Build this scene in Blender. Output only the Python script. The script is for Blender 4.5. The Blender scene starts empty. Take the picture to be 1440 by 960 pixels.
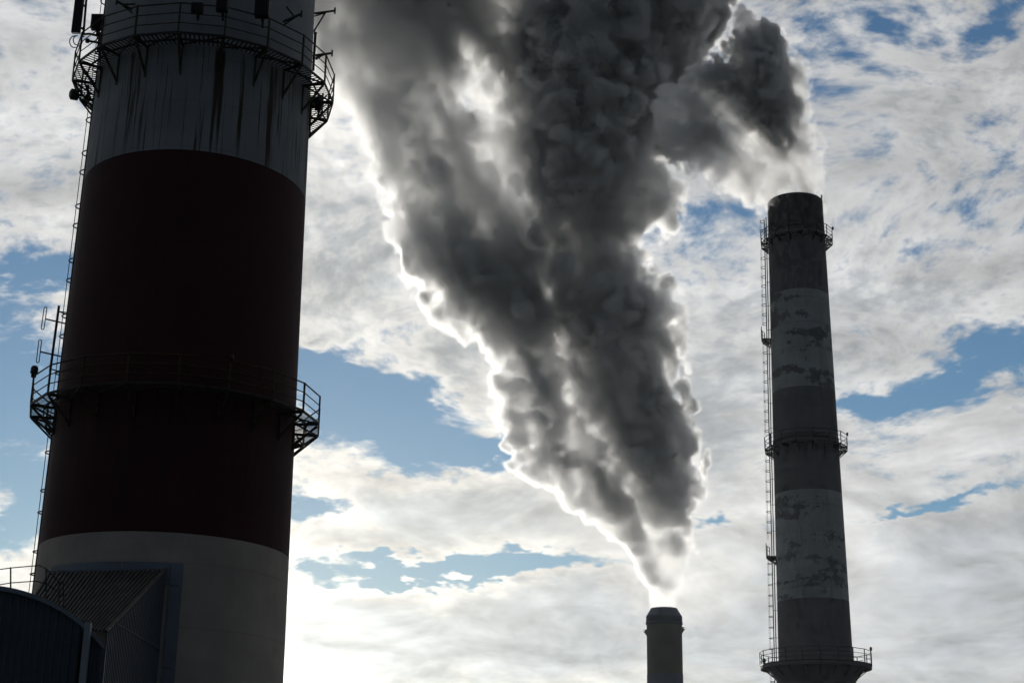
import bpy, bmesh, math, random
import numpy as np
from mathutils import Vector, Matrix

# ------------------------------------------------------------------ camera
sc = bpy.context.scene
R_ = math.radians
PITCH, ROLL, FPX = R_(18.2), 0.0155, 2200.0
cF = np.array([0, math.cos(PITCH), math.sin(PITCH)])
_u = np.array([0, -math.sin(PITCH), math.cos(PITCH)]); _r = np.array([1.0, 0, 0])
cR = math.cos(ROLL) * _r + math.sin(ROLL) * _u
cU = math.cos(ROLL) * _u - math.sin(ROLL) * _r
CAM = np.array([0, 0, 1.6])
cd = bpy.data.cameras.new('camera'); cam = bpy.data.objects.new('camera', cd)
sc.collection.objects.link(cam); sc.camera = cam
cd.sensor_width = 36; cd.lens = FPX / 1440 * 36; cd.clip_end = 20000
cam.matrix_world = Matrix(((cR[0], cU[0], -cF[0], CAM[0]), (cR[1], cU[1], -cF[1], CAM[1]),
                           (cR[2], cU[2], -cF[2], CAM[2]), (0, 0, 0, 1)))
# ------------------------------------------------------------------ sun and sky
SUN_AZ, SUN_EL = R_(-8.7), R_(6.2)
SUN = Vector((math.sin(SUN_AZ) * math.cos(SUN_EL), math.cos(SUN_AZ) * math.cos(SUN_EL), math.sin(SUN_EL)))
ld = bpy.data.lights.new('sun', 'SUN'); sun = bpy.data.objects.new('sun', ld); sc.collection.objects.link(sun)
ld.energy = 2.2; ld.angle = R_(0.5); ld.color = (1.0, 0.95, 0.86)
sun.rotation_euler = SUN.to_track_quat('Z', 'Y').to_euler()
vs = sc.view_settings
vs.view_transform = 'Standard'; vs.look = 'None'; vs.gamma = 1; vs.exposure = 0.0; vs.use_curve_mapping = False
sc.render.engine = 'CYCLES'
cy = sc.cycles
cy.use_denoising = True
cy.use_adaptive_sampling = True; cy.adaptive_threshold = 0.035; cy.adaptive_min_samples = 16
cy.max_bounces = 12; cy.diffuse_bounces = 3; cy.glossy_bounces = 2; cy.volume_bounces = 8; cy.transparent_max_bounces = 16
cy.volume_step_rate = 2.5; cy.volume_max_steps = 512
cy.sample_clamp_indirect = 4.0


class NT:
    """small node-tree writer"""
    def __init__(s, tree):
        s.t = tree; s.n = tree.nodes; s.l = tree.links
    def put(s, sock, v):
        if v is None: return
        if hasattr(v, 'is_output'): s.l.new(v, sock)
        else:
            try: sock.default_value = v
            except Exception: sock.default_value = (v, v, v)
    def node(s, typ, ins=None, **props):
        n = s.n.new(typ)
        for k, v in props.items(): setattr(n, k, v)
        for k, v in (ins or {}).items(): s.put(n.inputs[k], v)
        return n
    def m(s, op, a, b=None, c=None, clamp=False):
        n = s.n.new('ShaderNodeMath'); n.operation = op; n.use_clamp = clamp
        s.put(n.inputs[0], a); s.put(n.inputs[1], b); s.put(n.inputs[2], c)
        return n.outputs[0]
    def vm(s, op, a, b=None, scale=None):
        n = s.n.new('ShaderNodeVectorMath'); n.operation = op
        s.put(n.inputs[0], a); s.put(n.inputs[1], b)
        if scale is not None: s.put(n.inputs['Scale'], scale)
        return n.outputs[1] if op in ('DOT_PRODUCT', 'LENGTH', 'DISTANCE') else n.outputs[0]
    def noise(s, vec, scale, detail=6, rough=0.55, dist=0.0, lac=2.0, dim='3D'):
        n = s.node('ShaderNodeTexNoise', {'Vector': vec, 'Scale': scale, 'Detail': detail, 'Roughness': rough,
                                          'Distortion': dist, 'Lacunarity': lac}, noise_dimensions=dim)
        return n
    def comb(s, x, y, z=0.0):
        return s.node('ShaderNodeCombineXYZ', {0: x, 1: y, 2: z}).outputs[0]
    def smooth(s, x, lo, hi, a=0.0, b=1.0):
        n = s.node('ShaderNodeMapRange', {0: x, 1: lo, 2: hi, 3: a, 4: b}, interpolation_type='SMOOTHSTEP')
        return n.outputs[0]
    def mixc(s, fac, a, b, mode='MIX'):
        n = s.node('ShaderNodeMix', None, data_type='RGBA', blend_type=mode)
        s.put(n.inputs[0], fac); s.put(n.inputs[6], a); s.put(n.inputs[7], b)
        return n.outputs[2]


def build_world():
    w = bpy.data.worlds.new('World'); sc.world = w; w.use_nodes = True
    t = NT(w.node_tree); t.n.clear()
    d = t.node('ShaderNodeTexCoord').outputs['Generated']
    d = t.vm('NORMALIZE', d)
    sep = t.node('ShaderNodeSeparateXYZ', {0: d}); x, y, z = sep.outputs
    sky = t.node('ShaderNodeTexSky', None, sky_type='NISHITA', sun_disc=False, sun_elevation=SUN_EL,
                 sun_rotation=SUN_AZ, altitude=100, air_density=1.0, dust_density=0.15, ozone_density=3.0).outputs[0]
    skyc = t.vm('MULTIPLY', sky, (0.13 * 0.78, 0.13 * 0.82, 0.13 * 0.84))
    ang = t.m('MULTIPLY', t.m('ARCCOSINE', t.m('MINIMUM', t.vm('DOT_PRODUCT', d, tuple(SUN)), 0.99999)), 57.2958)
    zz = t.m('ADD', t.m('MAXIMUM', z, 0.0), 0.28)
    q = t.comb(t.m('DIVIDE', x, zz), t.m('DIVIDE', y, zz), 0.0)
    # sheared along the wind so that the cloud streets slant
    warp = t.noise(q, 2.3, 2, 0.5)
    warpv = t.vm('SUBTRACT', warp.outputs['Color'], (0.5, 0.5, 0.5))
    qw = t.vm('ADD', q, t.vm('SCALE', warpv, None, 0.25))
    big = t.noise(qw, 1.7, 4, 0.55).outputs['Fac']
    mid = t.noise(t.vm('MULTIPLY', qw, (1.0, 1.0, 1.0)), 6.2, 7, 0.64).outputs['Fac']
    rip = t.noise(t.vm('MULTIPLY', qw, (1.0, 1.1, 1.0)), 34.0, 4, 0.62).outputs['Fac']
    # azimuth / elevation in degrees, bent by noise: where the deck opens
    az = t.m('MULTIPLY', t.m('ARCTAN2', x, y), 57.2958)
    el = t.m('MULTIPLY', t.m('ARCSINE', z), 57.2958)
    b1 = t.noise(q, 7.5, 4, 0.65); bs = t.node('ShaderNodeSeparateXYZ', {0: b1.outputs['Color']})
    azw = t.m('ADD', az, t.m('MULTIPLY', t.m('SUBTRACT', bs.outputs[0], 0.5), 6.0))
    elw = t.m('ADD', el, t.m('MULTIPLY', t.m('SUBTRACT', bs.outputs[1], 0.5), 3.6))
    ae = t.comb(azw, elw, 0.0); cov = 0.60
    for (a, e, sa, se, sl, amp) in OPENINGS:
        mp = t.node('ShaderNodeMapping', {'Vector': ae, 'Location': (a, e, 0), 'Rotation': (0, 0, math.atan(sl)), 'Scale': (sa, se, 1)}, vector_type='TEXTURE').outputs[0]
        cov = t.m('MULTIPLY_ADD', t.m('POWER', 0.3679, t.vm('DOT_PRODUCT', mp, mp)), amp, cov)
    c = cov
    c = t.m('ADD', c, t.m('MULTIPLY', t.m('SUBTRACT', big, 0.5), 0.9))
    c = t.m('ADD', c, t.m('MULTIPLY', t.m('SUBTRACT', mid, 0.5), 1.7))
    # ripples fade out in the low thick bank
    ripamt = t.smooth(el, 9.0, 22.0, 0.4, 1.9)
    c = t.m('ADD', c, t.m('MULTIPLY', t.m('SUBTRACT', rip, 0.5), ripamt))
    alpha = t.smooth(c, t.smooth(el, 10.0, 22.0, 0.02, -0.05), t.smooth(el, 10.0, 24.0, 0.52, 0.78))
    # light scattered forward by thin cloud: strongest round the sun, fading with angle
    ph = t.m('MULTIPLY', t.m('EXPONENT', t.m('MULTIPLY', ang, -1 / 46.0)), 1.13)
    ph = t.m('ADD', ph, t.m('MULTIPLY', t.m('EXPONENT', t.m('MULTIPLY', ang, -1 / 3.6)), 0.9))
    # thick cores of the bank are a little greyer than thin edges
    # relief: compare each spot with the cloud a little nearer the sun
    shade = t.noise(t.vm('ADD', qw, (-0.006, 0.045, 0.0)), 6.2, 4, 0.6).outputs['Fac']
    thick = t.smooth(t.m('ADD', c, t.m('MULTIPLY', t.m('SUBTRACT', big, 0.5), 1.2)), 0.45, 1.35)
    lum = t.m('MULTIPLY', ph, t.m('SUBTRACT', 1.0, t.m('MULTIPLY', thick, t.smooth(el, 7.0, 18.0, 0.24, 0.37))))
    lum = t.m('MULTIPLY', lum, t.m('MULTIPLY_ADD', t.m('SUBTRACT', mid, shade), 1.5, 1.0))
    tint = t.mixc(thick, (1.0, 0.995, 0.98, 1), (0.90, 0.95, 1.0, 1))
    warm = t.mixc(t.smooth(ang, 3.0, 26.0), (1.0, 0.955, 0.87, 1), (1, 1, 1, 1))
    cloud = t.vm('SCALE', t.vm('MULTIPLY', tint, warm), None, lum)
    col = t.mixc(t.m('MULTIPLY', alpha, 0.97), skyc, cloud)
    bg = t.node('ShaderNodeBackground', {'Color': col, 'Strength': 1.0})
    out = t.node('ShaderNodeOutputWorld', {'Surface': bg.outputs[0]})
    w.cycles.sampling_method = 'MANUAL'; w.cycles.sample_map_resolution = 512


def azel(px, py):
    d = cF + cR * (px - 720) / FPX + cU * (480 - py) / FPX
    d = d / np.linalg.norm(d)
    return math.degrees(math.atan2(d[0], d[1])), math.degrees(math.asin(d[2]))

# openings of blue in the cloud deck: direction, half widths in degrees, slant, strength
OPENINGS = []
for (px, py, sx, sy, sl, amp) in [
        (10, 570, 120, 125, 0, -0.95), (60, 390, 110, 22, 0.1, -0.8), (45, 720, 60, 40, 0, -0.7),
        (530, 570, 115, 62, -0.15, -1.1), (455, 500, 60, 45, 0, -1.0), (690, 640, 110, 24, 0.1, -1.0),
        (445, 708, 70, 22, 0, -1.0), (720, 795, 125, 19, 0.05, -1.3), (560, 792, 90, 15, 0, -1.15), (440, 815, 45, 22, 0, -0.9),
        (1350, 530, 115, 30, 0.25, -0.9), (1235, 572, 70, 18, 0.1, -0.7), (1290, 702, 110, 9, 0.12, -0.8),
        (1000, 325, 90, 32, 0.1, -0.45), (1012, 738, 34, 12, 0, -0.8),
        (1385, 30, 60, 26, 0.2, -0.7), (1255, 30, 22, 20, 0.2, -0.6), (1160, 90, 150, 80, 0, -0.12),
        (480, 330, 120, 90, 0, 0.5), (640, 500, 70, 45, -0.5, 0.7), (600, 720, 200, 40, 0, 0.6), (1250, 420, 250, 60, 0.1, 0.5),
        (1300, 840, 300, 90, 0, 0.5), (700, 900, 350, 60, 0, 0.9), (60, 180, 130, 120, 0, 0.3), (1010, 620, 70, 60, 0, 0.5), (1260, 130, 170, 90, 0, 0.28), (462, 462, 24, 16, 0.4, 0.9), (520, 505, 30, 9, 0, 0.5)]:
    a, e = azel(px, py)
    OPENINGS.append((a, e, sx / 38.4, sy / 38.4, sl, amp))
build_world()

# ------------------------------------------------------------------ helpers
col = sc.collection
random.seed(7)

def at_y(px, py, Y):
    d = cF + cR * (px - 720) / FPX + cU * (480 - py) / FPX
    return CAM + d * (Y / d[1])

def at_d(px, py, D):
    d = cF + cR * (px - 720) / FPX + cU * (480 - py) / FPX
    return CAM + d * (D / math.hypot(d[0], d[1]))

class MB:
    """collects primitive shapes into one mesh"""
    def __init__(s): s.v = []; s.f = []; s.sm = []
    def add(s, vs_, fs, smooth=False):
        b = len(s.v); s.v += [tuple(map(float, p)) for p in vs_]
        s.f += [tuple(b + i for i in f) for f in fs]; s.sm += [smooth] * len(fs)
    def box(s, c, half, ax=None):
        A = ax or (Vector((1, 0, 0)), Vector((0, 1, 0)), Vector((0, 0, 1)))
        c = Vector(c)
        P = [c + A[0] * (half[0] * i) + A[1] * (half[1] * j) + A[2] * (half[2] * k) for k in (-1, 1) for j in (-1, 1) for i in (-1, 1)]
        s.add(P, [(0, 2, 3, 1), (4, 5, 7, 6), (0, 1, 5, 4), (2, 6, 7, 3), (0, 4, 6, 2), (1, 3, 7, 5)])
    def bar(s, a, b, w, h=None, up=(0, 0, 1)):
        a, b = Vector(a), Vector(b); d = b - a; L = d.length
        if L < 1e-6: return
        d = d / L; u = Vector(up)
        if abs(d.dot(u)) > 0.98: u = Vector((1, 0, 0))
        x = d.cross(u).normalized(); z = x.cross(d)
        s.box((a + b) / 2, (w / 2, L / 2, (h or w) / 2), (x, d, z))
    def tube(s, a, b, r, n=6, r2=None):
        a, b = Vector(a), Vector(b); d = (b - a).normalized()
        u = Vector((0, 0, 1)) if abs(d.z) < 0.9 else Vector((1, 0, 0))
        x = d.cross(u).normalized(); y = d.cross(x); r2 = r if r2 is None else r2
        V = []
        for p, rr in ((a, r), (b, r2)):
            V += [p + (x * math.cos(2 * math.pi * i / n) + y * math.sin(2 * math.pi * i / n)) * rr for i in range(n)]
        s.add(V, [(i, (i + 1) % n, n + (i + 1) % n, n + i) for i in range(n)], True)
        s.add(V, [tuple(range(n - 1, -1, -1)), tuple(range(n, 2 * n))])
    def path(s, pts, r, n=6):
        for a, b in zip(pts[:-1], pts[1:]): s.tube(a, b, r, n)
    def lathe(s, prof, n=96, a0=0.0, a1=2 * math.pi, smooth=True):
        full = abs(a1 - a0 - 2 * math.pi) < 1e-6; m = n if full else n + 1
        V = []
        for (r, z) in prof:
            for i in range(m):
                t = a0 + (a1 - a0) * i / n
                V.append((r * math.sin(t), -r * math.cos(t), z))
        F = []
        for k in range(len(prof) - 1):
            for i in range(n):
                j = (i + 1) % m if full else i + 1
                F.append((k * m + i, k * m + j, (k + 1) * m + j, (k + 1) * m + i))
        s.add(V, F, smooth)
    def mesh(s, name):
        me = bpy.data.meshes.new(name); me.from_pydata(s.v, [], s.f)
        me.polygons.foreach_set('use_smooth', s.sm); me.update()
        return me
    def build(s, name, mat, parent=None):
        return obj(name, s.mesh(name), mat, parent)

def obj(name, me, mat, parent=None):
    if mat and not me.materials: me.materials.append(mat)
    o = bpy.data.objects.new(name, me); col.objects.link(o)
    if parent: o.parent = parent
    return o

def empty(name, loc=(0, 0, 0), rz=0.0, parent=None):
    o = bpy.data.objects.new(name, None); col.objects.link(o)
    o.location = loc; o.rotation_euler = (0, 0, rz); o.empty_display_size = 0.3
    if parent: o.parent = parent
    return o

def tag(o, label=None, cat=None, group=None, kind=None):
    if label: o['label'] = label
    if cat: o['category'] = cat
    if group: o['group'] = group
    if kind: o['kind'] = kind
    return o

# ------------------------------------------------------------------ materials
def mat(name, fn, rough=0.75, metal=0.0, spec=0.3):
    m = bpy.data.materials.new(name); m.use_nodes = True
    t = NT(m.node_tree); bs = t.n['Principled BSDF']
    bs.inputs['Roughness'].default_value = rough; bs.inputs['Metallic'].default_value = metal
    bs.inputs['Specular IOR Level'].default_value = spec
    fn(t, bs)
    return m

def flat(c, var=0.25, scale=3.0, bump=0.15):
    def fn(t, bs):
        o = t.node('ShaderNodeTexCoord').outputs['Object']
        n = t.noise(o, scale, 5, 0.6).outputs['Fac']
        k = t.smooth(n, 0.3, 0.7)
        cc = t.mixc(k, (*[v * (1 - var) for v in c], 1), (*[min(1, v * (1 + var)) for v in c], 1))
        t.put(bs.inputs['Base Color'], cc)
        b = t.node('ShaderNodeBump', {'Height': n, 'Strength': bump, 'Distance': 0.02}); t.l.new(b.outputs[0], bs.inputs['Normal'])
    return fn

def cyl_coords(t, r):
    o = t.node('ShaderNodeTexCoord').outputs['Object']
    s = t.node('ShaderNodeSeparateXYZ', {0: o})
    ang = t.m('MULTIPLY', t.m('ARCTAN2', s.outputs[0], t.m('MULTIPLY', s.outputs[1], -1.0)), r)
    return o, ang, s.outputs[2]

def painted(c, r, dirt=(0.05, 0.035, 0.025), streak_top=None, streak_len=6.0, streak=0.0, peel=None, peel_amt=0.0, rows=None, panels=0.0):
    """weathered paint on a concrete shaft: mottling, rust runs, peeled patches, pour joints"""
    def fn(t, bs):
        o, a, z = cyl_coords(t, r)
        uv = t.comb(a, z, 0.0)
        n1 = t.noise(uv, 0.35, 6, 0.6).outputs['Fac']
        n2 = t.noise(t.comb(t.m('MULTIPLY', a, 2.2), t.m('MULTIPLY', z, 0.18), 3.0), 1.0, 6, 0.65).outputs['Fac']
        cc = t.mixc(t.smooth(n1, 0.3, 0.75), (*[v * 0.82 for v in c], 1), (*[v * 1.12 for v in c], 1))
        cc = t.mixc(t.smooth(n2, 0.45, 0.85, 0, 0.30), cc, (*[v * 0.5 for v in c], 1))
        if panels:
            fr = t.m('FRACT', t.m('DIVIDE', z, panels))
            ln = t.smooth(t.m('ABSOLUTE', t.m('SUBTRACT', fr, 0.5)), 0.475, 0.5)
            cc = t.mixc(t.m('MULTIPLY', ln, 0.22), cc, (*[v * 0.45 for v in c], 1))
        if streak:
            wv = t.noise(t.comb(0.0, z, 0.0), 0.5, 2).outputs['Fac']
            a2 = t.m('ADD', a, t.m('MULTIPLY', wv, 0.12))
            s1 = t.noise(t.comb(t.m('MULTIPLY', a2, 2.6), t.m('MULTIPLY', z, 0.05), 7.0), 1.0, 5, 0.7).outputs['Fac']
            s2 = t.noise(t.comb(t.m('MULTIPLY', a2, 6.5), t.m('MULTIPLY', z, 0.10), 17.0), 1.0, 4, 0.6).outputs['Fac']
            ln = t.noise(t.comb(t.m('MULTIPLY', a2, 3.0), 0.0, 5.0), 1.0, 3).outputs['Fac']
            down = t.m('SUBTRACT', streak_top, z)
            reach = t.m('ADD', t.m('MULTIPLY', ln, streak_len * 2.4), -streak_len * 0.4)
            fade = t.m('MULTIPLY', t.smooth(t.m('SUBTRACT', reach, down), 0.0, streak_len * 0.35), t.smooth(down, -0.4, 0.0))
            k = t.m('MAXIMUM', t.smooth(s1, 0.535, 0.59), t.smooth(s2, 0.56, 0.62, 0, 0.9))
            cc = t.mixc(t.m('MULTIPLY', t.m('MULTIPLY', k, fade), streak), cc, (*dirt, 1))
        if peel:
            pz = z
            p1 = t.noise(t.comb(t.m('MULTIPLY', a, 0.85), t.m('MULTIPLY', pz, 0.95), 1.0), 1.0, 9, 0.75, 0.2).outputs['Fac']
            p2 = t.noise(t.comb(t.m('MULTIPLY', a, 0.10), t.m('MULTIPLY', pz, 0.62), 9.0), 1.0, 2, 0.5).outputs['Fac']
            k = t.smooth(t.m('ADD', p1, t.m('MULTIPLY', t.m('SUBTRACT', p2, 0.5), 1.1)), 0.60 - peel_amt, 0.63 - peel_amt)
            fr = t.m('FRACT', t.m('DIVIDE', z, 2.45))
            ring = t.smooth(fr, 0.93, 0.97)
            cc = t.mixc(t.m('MULTIPLY', ring, 0.45), cc, (*[v * 0.6 for v in c], 1))
            cc = t.mixc(k, cc, (*peel, 1))
        t.put(bs.inputs['Base Color'], cc)
        b = t.node('ShaderNodeBump', {'Height': t.m('ADD', n1, n2), 'Strength': 0.2, 'Distance': 0.03}); t.l.new(b.outputs[0], bs.inputs['Normal'])
    return fn

M = {
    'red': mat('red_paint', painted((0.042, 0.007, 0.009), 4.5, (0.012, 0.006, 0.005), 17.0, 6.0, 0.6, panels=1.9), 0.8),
    'white': mat('weathered_white_paint', painted((0.25, 0.28, 0.30), 4.5, (0.040, 0.025, 0.014), 30.6, 6.0, 0.97, panels=1.9), 0.75),
    'concrete': mat('pale_concrete', painted((0.40, 0.365, 0.33), 4.7, panels=2.2), 0.85),
    'char': mat('charcoal_paint', painted((0.15, 0.15, 0.165), 3.0, panels=2.45), 0.8),
    'soot': mat('sooty_brown_concrete', painted((0.085, 0.075, 0.078), 2.7, panels=1.2), 0.85),
    'grey': mat('peeling_grey_paint', painted((0.40, 0.44, 0.44), 3.0, peel=(0.165, 0.165, 0.175), peel_amt=0.045), 0.8),
    'olive': mat('olive_sheet_metal', flat((0.16, 0.15, 0.13), 0.1, 0.6), 0.8),
    'slate': mat('slate_sheet_metal', flat((0.15, 0.175, 0.21), 0.1, 0.6), 0.8),
    'steel': mat('dark_galvanised_steel', flat((0.035, 0.034, 0.034), 0.3, 5), 0.6, 0.3),
    'ysteel': mat('rusty_yellow_steel', flat((0.05, 0.04, 0.021), 0.5, 4), 0.75),
    'black': mat('black_plastic', flat((0.016, 0.016, 0.018), 0.2, 4), 0.6),
    'clad': mat('blue_grey_cladding', flat((0.05, 0.066, 0.092), 0.12, 0.8), 0.45),
    'flash': mat('pale_blue_flashing', flat((0.16, 0.20, 0.26), 0.12, 1.0), 0.5),
    'roof': mat('grey_brown_roof_sheet', flat((0.085, 0.08, 0.076), 0.25, 1.2), 0.6),
    'pipe': mat('pale_downpipe', flat((0.24, 0.29, 0.35), 0.1, 1.0), 0.5),
    'ground': mat('asphalt', flat((0.05, 0.05, 0.05), 0.3, 0.8), 0.9),
}
def lamp_red(t, bs):
    bs.inputs['Base Color'].default_value = (0.03, 0.008, 0.008, 1)
M['lens'] = mat('red_lamp_glass', lamp_red, 0.4)

# ------------------------------------------------------------------ ground
g = MB(); g.add([(-4000, -4000, 0), (4000, -4000, 0), (4000, 4000, 0), (-4000, 4000, 0)], [(0, 1, 2, 3)])
tag(g.build('ground', M['ground']), kind='structure')

# ------------------------------------------------------------------ chimney parts
def facing(cx, cy):
    """turn about z so that local -y looks at the viewer's side"""
    return math.atan2(-cx, cy)

def pol(r, deg, z):
    a = math.radians(deg); return Vector((r * math.sin(a), -r * math.cos(a), z))

def gallery(root, z, ri, ro, nseg, phase, hpost=1.12, nrail=3, drop=1.0, arc=(0, 360), steel='steel', front='ysteel', solid=False, wr=0.028, label=None, bars=True):
    """walkway round a shaft: grating, edge beams, brackets, posts and rails"""
    G = empty('gallery', parent=root)
    if label: G['label'] = label
    closed = arc[1] - arc[0] >= 359.9
    step = (arc[1] - arc[0]) / nseg
    A = [arc[0] + phase + step * i for i in range(nseg + (0 if closed else 1))]
    # unit pieces modelled at angle 0, then turned
    b = MB(); b.box((0, -ro, z + hpost / 2), (0.03, 0.03, hpost / 2)); post = b.mesh('post')
    b = MB()
    b.bar((0, -ri + 0.05, z - 0.06), (0, -ro, z - 0.06), 0.07, 0.1)
    b.bar((0, -ro + 0.05, z - 0.12), (0, -ri + 0.03, z - drop), 0.07, 0.07)
    b.bar((0, -ri - 0.02, z - drop - 0.08), (0, -ri - 0.02, z - 0.1), 0.08, 0.05); brk = b.mesh('bracket')
    hs = math.radians(step) / 2
    L = ro * math.sin(hs)
    b = MB()
    if solid:
        pts = [(-ro * math.sin(hs), -ro * math.cos(hs)), (ro * math.sin(hs), -ro * math.cos(hs)), (ri * math.sin(hs), -ri * math.cos(hs) + .02), (-ri * math.sin(hs), -ri * math.cos(hs) + .02)]
        V = [(x, y, z - 0.03) for x, y in pts] + [(x, y, z + 0.02) for x, y in pts]
        b.add(V, [(3, 2, 1, 0), (4, 5, 6, 7), (0, 1, 5, 4), (1, 2, 6, 5), (2, 3, 7, 6), (3, 0, 4, 7)])
    else:
        n = max(3, int(2 * L / 0.16))
        for i in range(n):
            x = -L + 2 * L * (i + 0.5) / n
            y0 = -ro * math.cos(hs); rr = abs(x)
            y1 = -math.sqrt(max(ri * ri - x * x, 0)) + 0.03
            lim = math.tan(hs) * abs(y0)
            if abs(x) > ri * math.sin(hs): y1 = min(y1, -abs(x) / math.tan(hs))
            if y1 - y0 > 0.05: b.box((x, (y0 + y1) / 2, z), (0.030, (y1 - y0) / 2, 0.006))
    deck = b.mesh('deck_grating')
    b = MB(); b.bar((-ro * math.sin(hs), -ro * math.cos(hs), z - 0.04), (ro * math.sin(hs), -ro * math.cos(hs), z - 0.02), 0.05, 0.09)
    if not solid:
        rm = (ri + ro) / 2
        b.bar((-rm * math.sin(hs), -rm * math.cos(hs), z - 0.06), (rm * math.sin(hs), -rm * math.cos(hs), z - 0.06), 0.05, 0.07)
        b.bar((-ri * math.sin(hs) * 1.02, -ri * math.cos(hs) * 1.02, z - 0.06), (ro * math.sin(hs), -ro * math.cos(hs), z - 0.07), 0.045, 0.06)
    edge = b.mesh('edge_beam')
    for i, a in enumerate(A):
        ra = math.radians(a)
        for nm, me in (('post', post), ('bracket', brk)):
            o = obj(nm, me, M[front if not me.materials else front], G); o.rotation_euler.z = ra
        if closed or i < nseg:
            for nm, me in (('deck_grating', deck), ('edge_beam', edge)):
                o = obj(nm, me, M[steel], G); o.rotation_euler.z = ra + hs
                if nm == 'deck_grating' and not solid: o['kind'] = 'stuff'
    for k in range(nrail):
        zz = z + hpost * (k + 1) / nrail - 0.03
        b = MB(); pts = [pol(ro, a, zz) for a in A] + ([pol(ro, A[0], zz)] if closed else [])
        b.path(pts, wr if k == nrail - 1 else wr * 0.75, 6); b.build('rail', M[front], G)
    return G

def caged_ladder(root, rfun, z0, z1, deg, off=0.25, depth=0.6, gaps=(), hoops=1.0, rung=0.3, width=0.42, hoop_z=None, w=0.03):
    G = empty('caged_ladder', parent=root)
    a = math.radians(deg); rad = Vector((math.sin(a), -math.cos(a), 0)); tan = Vector((math.cos(a), math.sin(a), 0))
    def P(z, out, s): return rad * (rfun(z) + out) + tan * s + Vector((0, 0, z))
    for s in (-1, 1):
        b = MB()
        nz = 8
        b.path([P(z0 + (z1 - z0) * i / nz, off, s * width / 2) for i in range(nz + 1)], w, 5); b.build('stile', M['steel'], G)
    rm = MB(); rm.tube(-tan * width / 2, tan * width / 2, w * 0.6, 5); rme = rm.mesh('rung')
    zs = np.arange(z0 + 0.1, z1, rung)
    for z in zs[:300]:
        o = obj('rung', rme, M['steel'], G); o.location = P(z, off, 0)
    hm = MB(); pts = []
    for i in range(9):
        th = math.pi * i / 8
        pts.append(rad * (depth * math.sin(th) ** 0.8) + tan * (-math.cos(th) * 0.36) )
    for p, q in zip(pts[:-1], pts[1:]): hm.bar(p, q, 0.012 + w * 0.4, 0.05)
    hme = hm.mesh('hoop')
    hz = list(hoop_z) if hoop_z is not None else list(np.arange(z0 + 1.2, z1, hoops))
    def ok(z): return not any(g0 <= z <= g1 for g0, g1 in gaps)
    for z in hz:
        if ok(z):
            o = obj('hoop', hme, M['steel'], G); o.location = P(z, off, 0)
    segs = []
    cur = z0 + 1.0
    for g0, g1 in sorted(gaps):
        segs.append((cur, g0)); cur = g1
    segs.append((cur, z1))
    for s0, s1 in segs:
        if s1 - s0 < 0.5: continue
        for i in (2, 4, 6):
            b = MB(); e = pts[i]
            b.bar(P(s0, off, 0) + e, P(s1, off, 0) + e, 0.035, 0.015); b.build('cage_strap', M['steel'], G)
    bm = MB(); bm.bar(rad * (-0.05), rad * (off), 0.04, 0.04); bme = bm.mesh('wall_bracket')
    for z in np.arange(z0 + 0.6, z1, 2.4):
        o = obj('wall_bracket', bme, M['steel'], G); o.location = P(z, 0, 0)
    return G

# ------------------------------------------------------------------ near red and white chimney
LX, LY = -12.71, 57.615
near = empty('red_white_chimney', (LX, LY, 0), facing(LX, LY))
tag(near, 'huge near chimney with a broad dark red band and two railed galleries', 'chimney')
def rL(z): return 4.685 - 0.0129 * z
def band(root, name, m, z0, z1, rf, n=160, extra=0.0):
    k = max(1, int((z1 - z0) / 2)); b = MB()
    b.lathe([(rf(z0 + (z1 - z0) * i / k) + extra, z0 + (z1 - z0) * i / k) for i in range(k + 1)], n)
    return b.build(name, M[m], root)
tag(band(near, 'concrete_band', 'concrete', 0, 12.0, rL), 'pale bare concrete foot of the chimney')
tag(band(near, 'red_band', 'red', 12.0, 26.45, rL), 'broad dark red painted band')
tag(band(near, 'white_band', 'white', 26.45, 41.0, rL), 'dirty white painted band with rust runs')
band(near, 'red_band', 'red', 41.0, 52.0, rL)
b = MB(); b.lathe([(rL(52), 52), (rL(52) - .4, 52), (rL(52) - .4, 48)], 160); b.build('rim', M['concrete'], near)
gallery(near, 17.1, rL(17), 5.43, 19, -0.8, 1.06, 3, 1.0, label='lower railed walkway')
gallery(near, 30.9, rL(31), 5.22, 19, 6.0, 1.25, 3, 1.25, label='upper railed walkway')
hz = []
z = 2.0
while z < 47:
    hz += [z, z + 0.85]; z += 2.35
caged_ladder(near, rL, 3.0, 47, -115, 0.2, 0.66, hoop_z=hz, w=0.028)
b = MB()
for k in range(24):
    z0 = 3 + k * 1.8
    b.tube(pol(rL(z0) + 0.10, -96, z0), pol(rL(z0 + 1.8) + 0.10, -96, z0 + 1.8), 0.03, 5)
b.build('cable', M['black'], near)

# ------------------------------------------------------------------ things fixed to the near chimney
TX = near.matrix_world
GRP = 'aerials and lamps on the near chimney'
def V(px, py, D): return Vector(at_d(px, py, D))

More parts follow.
